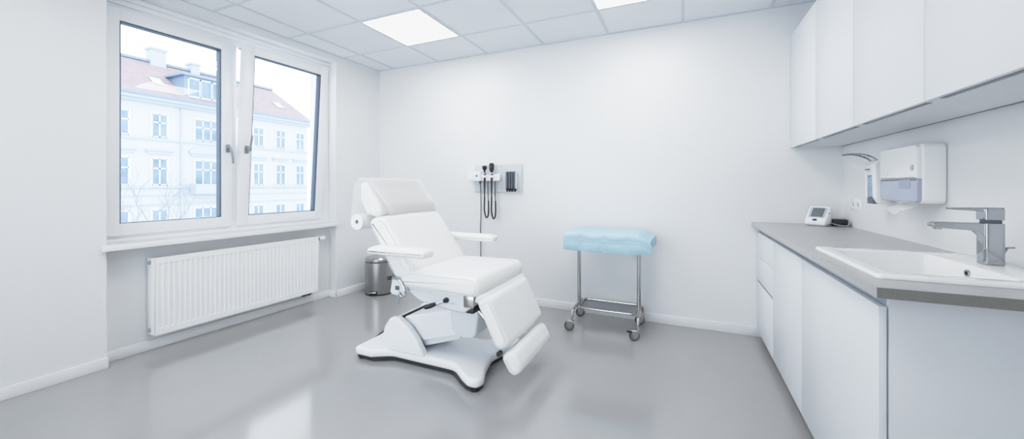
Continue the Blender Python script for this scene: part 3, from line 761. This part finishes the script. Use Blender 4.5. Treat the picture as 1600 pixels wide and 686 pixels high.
# ------------------------------------------------------------------ socket
so = thing('wall_socket', 'white double wall socket above the worktop near the corner', 'socket', (XR, 3.245, 1.015))
link('cover_plate', MB().box(XR - .008, XR, 3.165, 3.325, 1.012, 1.092, .003), 'disp', so)
for y in (3.207, 3.283):
    q = link('socket_insert', MB().lathe([(0, .004), (.020, .003), (.022, -.002), (.026, -.002), (.026, .004)], (XR - .0085, y, 1.052), 'x', 24), 'shell', so)
    link('socket_hole', MB().box(XR - .013, XR - .003, y - .008, y + .004, 1.04, 1.066, .003), 'bezel', q)

# ------------------------------------------------------------------ blood pressure monitor and cuff
bo = Vector((.80, 3.355)); fd = Vector((.80, -.60)).normalized(); dd = Vector((.60, .80)).normalized()
def BF(u, v, z): return (bo.x + fd.x * u + dd.x * v, bo.y + fd.y * u + dd.y * v, WZ1 + z)
bp = thing('blood_pressure_monitor', 'white blood pressure monitor with grey screen standing on the worktop', 'blood pressure monitor', BF(.07, .05, 0))
bw, bd = .128, .105
pf = rpoly([(0, .012), (.012, .002), (bd, .002), (bd, .125), (bd - .012, .138), (bd - .026, .134), (.0, .03)], [.008, .004, .006, .012, .008, .012, .01], 4)
link('casing', MB().prism(pf, 0, bw, .012, f=lambda u, v, w: BF(w, u, v)), 'disp', bp)
link('rubber_foot', MB().box(.015, bw - .015, .012, bd - .01, 0, .004, f=BF), 'dark', bp)
# sloped face frame: s runs up the slope
p0 = Vector((.0, .03)); p1 = Vector((bd - .026, .134)); sl = (p1 - p0).length; sd_ = (p1 - p0).normalized(); nd = Vector((-sd_.y, sd_.x))
def SF(u, s, h): 
    q = p0 + sd_ * s + nd * h; return BF(u, q.x, q.y)
link('bezel', MB().prism(rrect(.016, bw - .014, .036, sl - .008, .008, 4), -.001, .002, .0005, f=SF), 'bezel', bp)
link('screen', MB().prism(rrect(.034, bw - .03, .046, sl - .018, .003, 3), .0, .0032, .0004, f=SF), 'lcd', bp)
link('screen_edge', MB().prism(rrect(.031, bw - .027, .043, sl - .015, .003, 3), .0, .0026, .0004, f=SF), 'tubegrey', bp)
link('start_button', MB().prism([(.062 + .015 * math.cos(a * PI / 12), .016 + .009 * math.sin(a * PI / 12)) for a in range(24)], 0, .003, .001, f=SF), 'navy', bp)
link('side_port', MB().box(bw - .002, bw + .001, .055, .064, .085, .094, .001, f=BF), 'dark', bp)
cu = thing('arm_cuff', 'rolled black arm cuff with a pale hose behind the blood pressure monitor', 'cuff', (1.0, 3.36, WZ1))
cq = [(.975, 3.315), (1.04, 3.30)]
link('cuff', MB().prism(rrect(-.022, .022, .001, .05, .016, 5), 0, .085, .006, f=lambda u, v, w: (.958 + w * .98, 3.37 + u * 1.4 - w * .25, WZ1 + v)), 'black', cu)
link('hose', MB().tube(smooth_path([(.95, 3.335, WZ1 + .022), (.98, 3.315, WZ1 + .012), (1.02, 3.305, WZ1 + .008), (1.048, 3.32, WZ1 + .02), (1.048, 3.34, WZ1 + .042), (1.02, 3.35, WZ1 + .056), (.98, 3.37, WZ1 + .055)]), .003, 8), 'bezel', cu)

# ------------------------------------------------------------------ outside: apartment house across the street, tree, street
FXX = -34.0
hb = thing('apartment_building', 'white stuccoed apartment house with red tiled roof seen through the window', 'building', (-38, 15, -6))
Y0, Y1 = 1.0, 26.0
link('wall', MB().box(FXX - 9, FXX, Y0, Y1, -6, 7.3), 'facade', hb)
rf = MB(); rz0, rz1 = 7.45, 10.9
rf.poly([(FXX + .5, Y0, rz0), (FXX + .5, Y1 + .3, rz0), (FXX - 4.2, Y1 - .8, rz1), (FXX - 4.2, Y0, rz1)])
rf.poly([(FXX - 9, Y1 + .3, rz0), (FXX - 9, Y0, rz0), (FXX - 4.2, Y0, rz1), (FXX - 4.2, Y1 - .8, rz1)])
rf.poly([(FXX + .5, Y1 + .3, rz0), (FXX - 9, Y1 + .3, rz0), (FXX - 4.2, Y1 - .8, rz1)])
roof = link('roof', rf, 'tiles', hb)
link('ridge_flashing', MB().box(FXX - 4.35, FXX - 4.0, Y0, Y1 - .8, rz1 - .05, rz1 + .14), 'zinc', hb)
co = MB()
co.box(FXX, FXX + .55, Y0, Y1 + .3, 7.15, 7.42).box(FXX, FXX + .3, Y0, Y1 + .1, 6.95, 7.15)
for z, d, h in ((4.38, .14, .14), (1.02, .16, .16), (.45, .08, .1), (-.2, .08, .08), (-3.2, .16, .16)): co.box(FXX, FXX + d, Y0, Y1 + .05, z, z + h)
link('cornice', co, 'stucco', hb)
link('gutter', MB().box(FXX + .5, FXX + .68, Y0, Y1 + .3, 7.36, 7.52), 'zinc', hb)
link('downpipe', MB().tube([(FXX + .12, 15.6, -6), (FXX + .12, 15.6, 7.3)], .06, 8), 'stucco', hb)
colsw = [(2.2, .9, 1), (4.9, .9, 1), (7.6, .9, 1), (9.9, .9, 1), (12.25, .86, 1), (14.34, .86, 1), (17.28, 1.62, 3), (21.25, .86, 1), (23.25, .88, 1), (25.2, .84, 1)]
def fwin(yc, w, n, z0, z1):
    f = MB(); e = .10
    f.box(FXX, FXX + .06, yc - w / 2 - e, yc - w / 2, z0 - e, z1 + e).box(FXX, FXX + .06, yc + w / 2, yc + w / 2 + e, z0 - e, z1 + e)
    f.box(FXX, FXX + .12, yc - w / 2 - e - .08, yc + w / 2 + e + .08, z0 - e - .1, z0 - e).box(FXX, FXX + .06, yc - w / 2, yc + w / 2, z1, z1 + e)
    m = (n if n > 1 else 2)
    for k in range(0, m + 1):
        y = yc - w / 2 + w * k / m; f.box(FXX, FXX + .05, y - .045, y + .045, z0, z1)
    zt = z0 + (z1 - z0) * .62
    f.box(FXX, FXX + .05, yc - w / 2, yc + w / 2, zt - .05, zt + .05).box(FXX, FXX + .05, yc - w / 2, yc + w / 2, z0, z0 + .07).box(FXX, FXX + .05, yc - w / 2, yc + w / 2, z1 - .07, z1)
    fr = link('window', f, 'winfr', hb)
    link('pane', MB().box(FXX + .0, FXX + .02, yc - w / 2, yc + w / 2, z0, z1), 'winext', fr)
for yc, w, n in colsw:
    fwin(yc, w, n, 4.62, 6.28); fwin(yc, w, n, 1.22, 3.12); fwin(yc, w, n, -2.6, -.52)
    h = MB(); h.box(FXX, FXX + .22, yc - w / 2 - .38, yc + w / 2 + .38, 3.62, 3.74).box(FXX, FXX + .12, yc - w / 2 - .28, yc + w / 2 + .28, 3.42, 3.62)
    if n == 3:
        h.prism([(yc + (w / 2 + .4) * math.cos(a * PI / 10), 3.74 + .42 * math.sin(a * PI / 10)) for a in range(11)], FXX, FXX + .2, f=YX)
    link('window_hood', h, 'stucco', hb)
bl = MB(); bl.box(FXX, FXX + 1.0, 16.1, 18.5, .55, .75).box(FXX + .92, FXX + 1.0, 16.1, 18.5, .75, 1.3)
bl.box(FXX, FXX + .915, 16.11, 16.18, .755, 1.29).box(FXX, FXX + .915, 18.42, 18.49, .755, 1.29)
link('balcony', bl, 'stucco', hb)
# dormer
dz0, dz1 = 7.75, 9.5; dy0, dy1 = 15.9, 19.4
d = MB(); d.box(FXX - 2.6, FXX - .15, dy0, dy1, dz0, dz1)
dm = link('dormer', d, 'zinc', hb)
link('dormer_roof', MB().box(FXX - 3.2, FXX + .1, dy0 - .25, dy1 + .25, dz1, dz1 + .16), 'zinc', dm)
f = MB(); p = MB()
for k in range(4):
    a = dy0 + .25 + k * .79; p.box(FXX - .15, FXX - .12, a, a + .72, dz0 + .25, dz1 - .2)
    f.box(FXX - .15, FXX - .06, a - .06, a + .02, dz0 + .2, dz1 - .12).box(FXX - .15, FXX - .06, a + .68, a + .76, dz0 + .2, dz1 - .12)
f.box(FXX - .15, FXX - .06, dy0 + .18, dy1 - .12, dz0 + .15, dz0 + .27).box(FXX - .15, FXX - .06, dy0 + .18, dy1 - .12, dz1 - .22, dz1 - .1)
link('dormer_window', f, 'winfr', dm); link('dormer_panes', p, 'winext', dm)
sl_ = (rz1 - rz0) / 4.7
def skylight(yc, xo):
    x0, x1 = FXX + .5 - xo, FXX + .5 - xo - .75
    z0, z1 = rz0 + xo * sl_ + .08, rz0 + (xo + .75) * sl_ + .08
    link('skylight', MB().poly([(x0, yc - .32, z0), (x0, yc + .32, z0), (x1, yc + .32, z1), (x1, yc - .32, z1)]), 'winfr', hb)
skylight(14.75, 1.5); skylight(24.0, 1.5); skylight(9.0, 1.5)
for yc, w, h in ((15.9, .95, 1.15), (18.4, .6, .7), (7.5, .9, 1.1)):
    link('chimney', MB().box(FXX - 4.6, FXX - 3.8, yc - w / 2, yc + w / 2, rz1 - .3, rz1 + h).box(FXX - 4.7, FXX - 3.7, yc - w / 2 - .08, yc + w / 2 + .08, rz1 + h - .18, rz1 + h), 'stucco', hb)
struct('ground', MB().box(-60, -3.95, -20, 45, -6.3, -6), 'street')
tre = thing('bare_tree', 'bare leafless street tree in front of the house outside the window', 'tree', (-27, 10.7, -6))
tk = MB(); brs = MB()
def grow(p, dvec, L, r, n, mb):
    q = p + dvec * L
    mid = p + dvec * L * .5 + Vector((random.uniform(-.05, .05), random.uniform(-.05, .05), 0)) * L
    mb.tube([p, mid, q], [r, r * .85, r * .7], 6)
    if n == 0: return
    for k in range(3 if n > 1 else 2):
        dv = (dvec + Vector((random.uniform(-.6, .6), random.uniform(-.75, .75), random.uniform(-.05, .45)))).normalized()
        grow(q if k else mid, dv, L * random.uniform(.6, .8), r * .62, n - 1, brs)
grow(Vector((-27, 10.7, -6)), Vector((.02, .03, 1)).normalized(), 3.0, .08, 5, tk)
link('trunk', tk, 'bark', tre); link('branches', brs, 'bark', tre)

# ------------------------------------------------------------------ light and camera
wd = bpy.data.worlds.new('overcast_sky'); S.world = wd; wd.use_nodes = True
nt = wd.node_tree; bg = nt.nodes['Background']
tc = nt.nodes.new('ShaderNodeTexCoord'); sx = nt.nodes.new('ShaderNodeSeparateXYZ'); rp = nt.nodes.new('ShaderNodeValToRGB')
nt.links.new(tc.outputs['Generated'], sx.inputs[0]); nt.links.new(sx.outputs['Z'], rp.inputs['Fac'])
rp.color_ramp.elements[0].position = 0; rp.color_ramp.elements[0].color = (.96, .98, 1.0, 1)
rp.color_ramp.elements[1].position = .8; rp.color_ramp.elements[1].color = (.90, .95, 1.0, 1)
nt.links.new(rp.outputs['Color'], bg.inputs['Color']); bg.inputs['Strength'].default_value = 3.3

F = 592.0
cam = bpy.data.cameras.new('camera'); co_ = bpy.data.objects.new('camera', cam); COL.objects.link(co_)
cam.sensor_width = 36; cam.lens = F / 1600 * 36; cam.shift_y = -(343 - 290) / 1600; cam.clip_start = .02; cam.clip_end = 300
co_.location = (0, 0, 1.18); co_.rotation_euler = (PI / 2, 0, math.atan(266 / F))
S.camera = co_
S.view_settings.view_transform = 'Standard'; S.view_settings.look = 'None'; S.view_settings.exposure = 0.0
S.view_settings.use_curve_mapping = True
cm = S.view_settings.curve_mapping
TONE = [(0, 0), (.10, .135), (.25, .335), (.5, .635), (.75, .795), (1.0, .885), (1.5, .97), (2.5, 1.0)]
cm.white_level = (2.5, 2.5, 2.5)
cv = cm.curves[3]
for k, (x, y) in enumerate(TONE):
    x /= 2.5
    if k == 0: cv.points[0].location = (x, y)
    elif k == len(TONE) - 1: cv.points[len(cv.points) - 1].location = (x, y)
    else: cv.points.new(x, y)
cm.update()
S.cycles.use_denoising = True
S.cycles.max_bounces = 10; S.cycles.diffuse_bounces = 6; S.cycles.transparent_max_bounces = 16
S.cycles.sample_clamp_indirect = 8
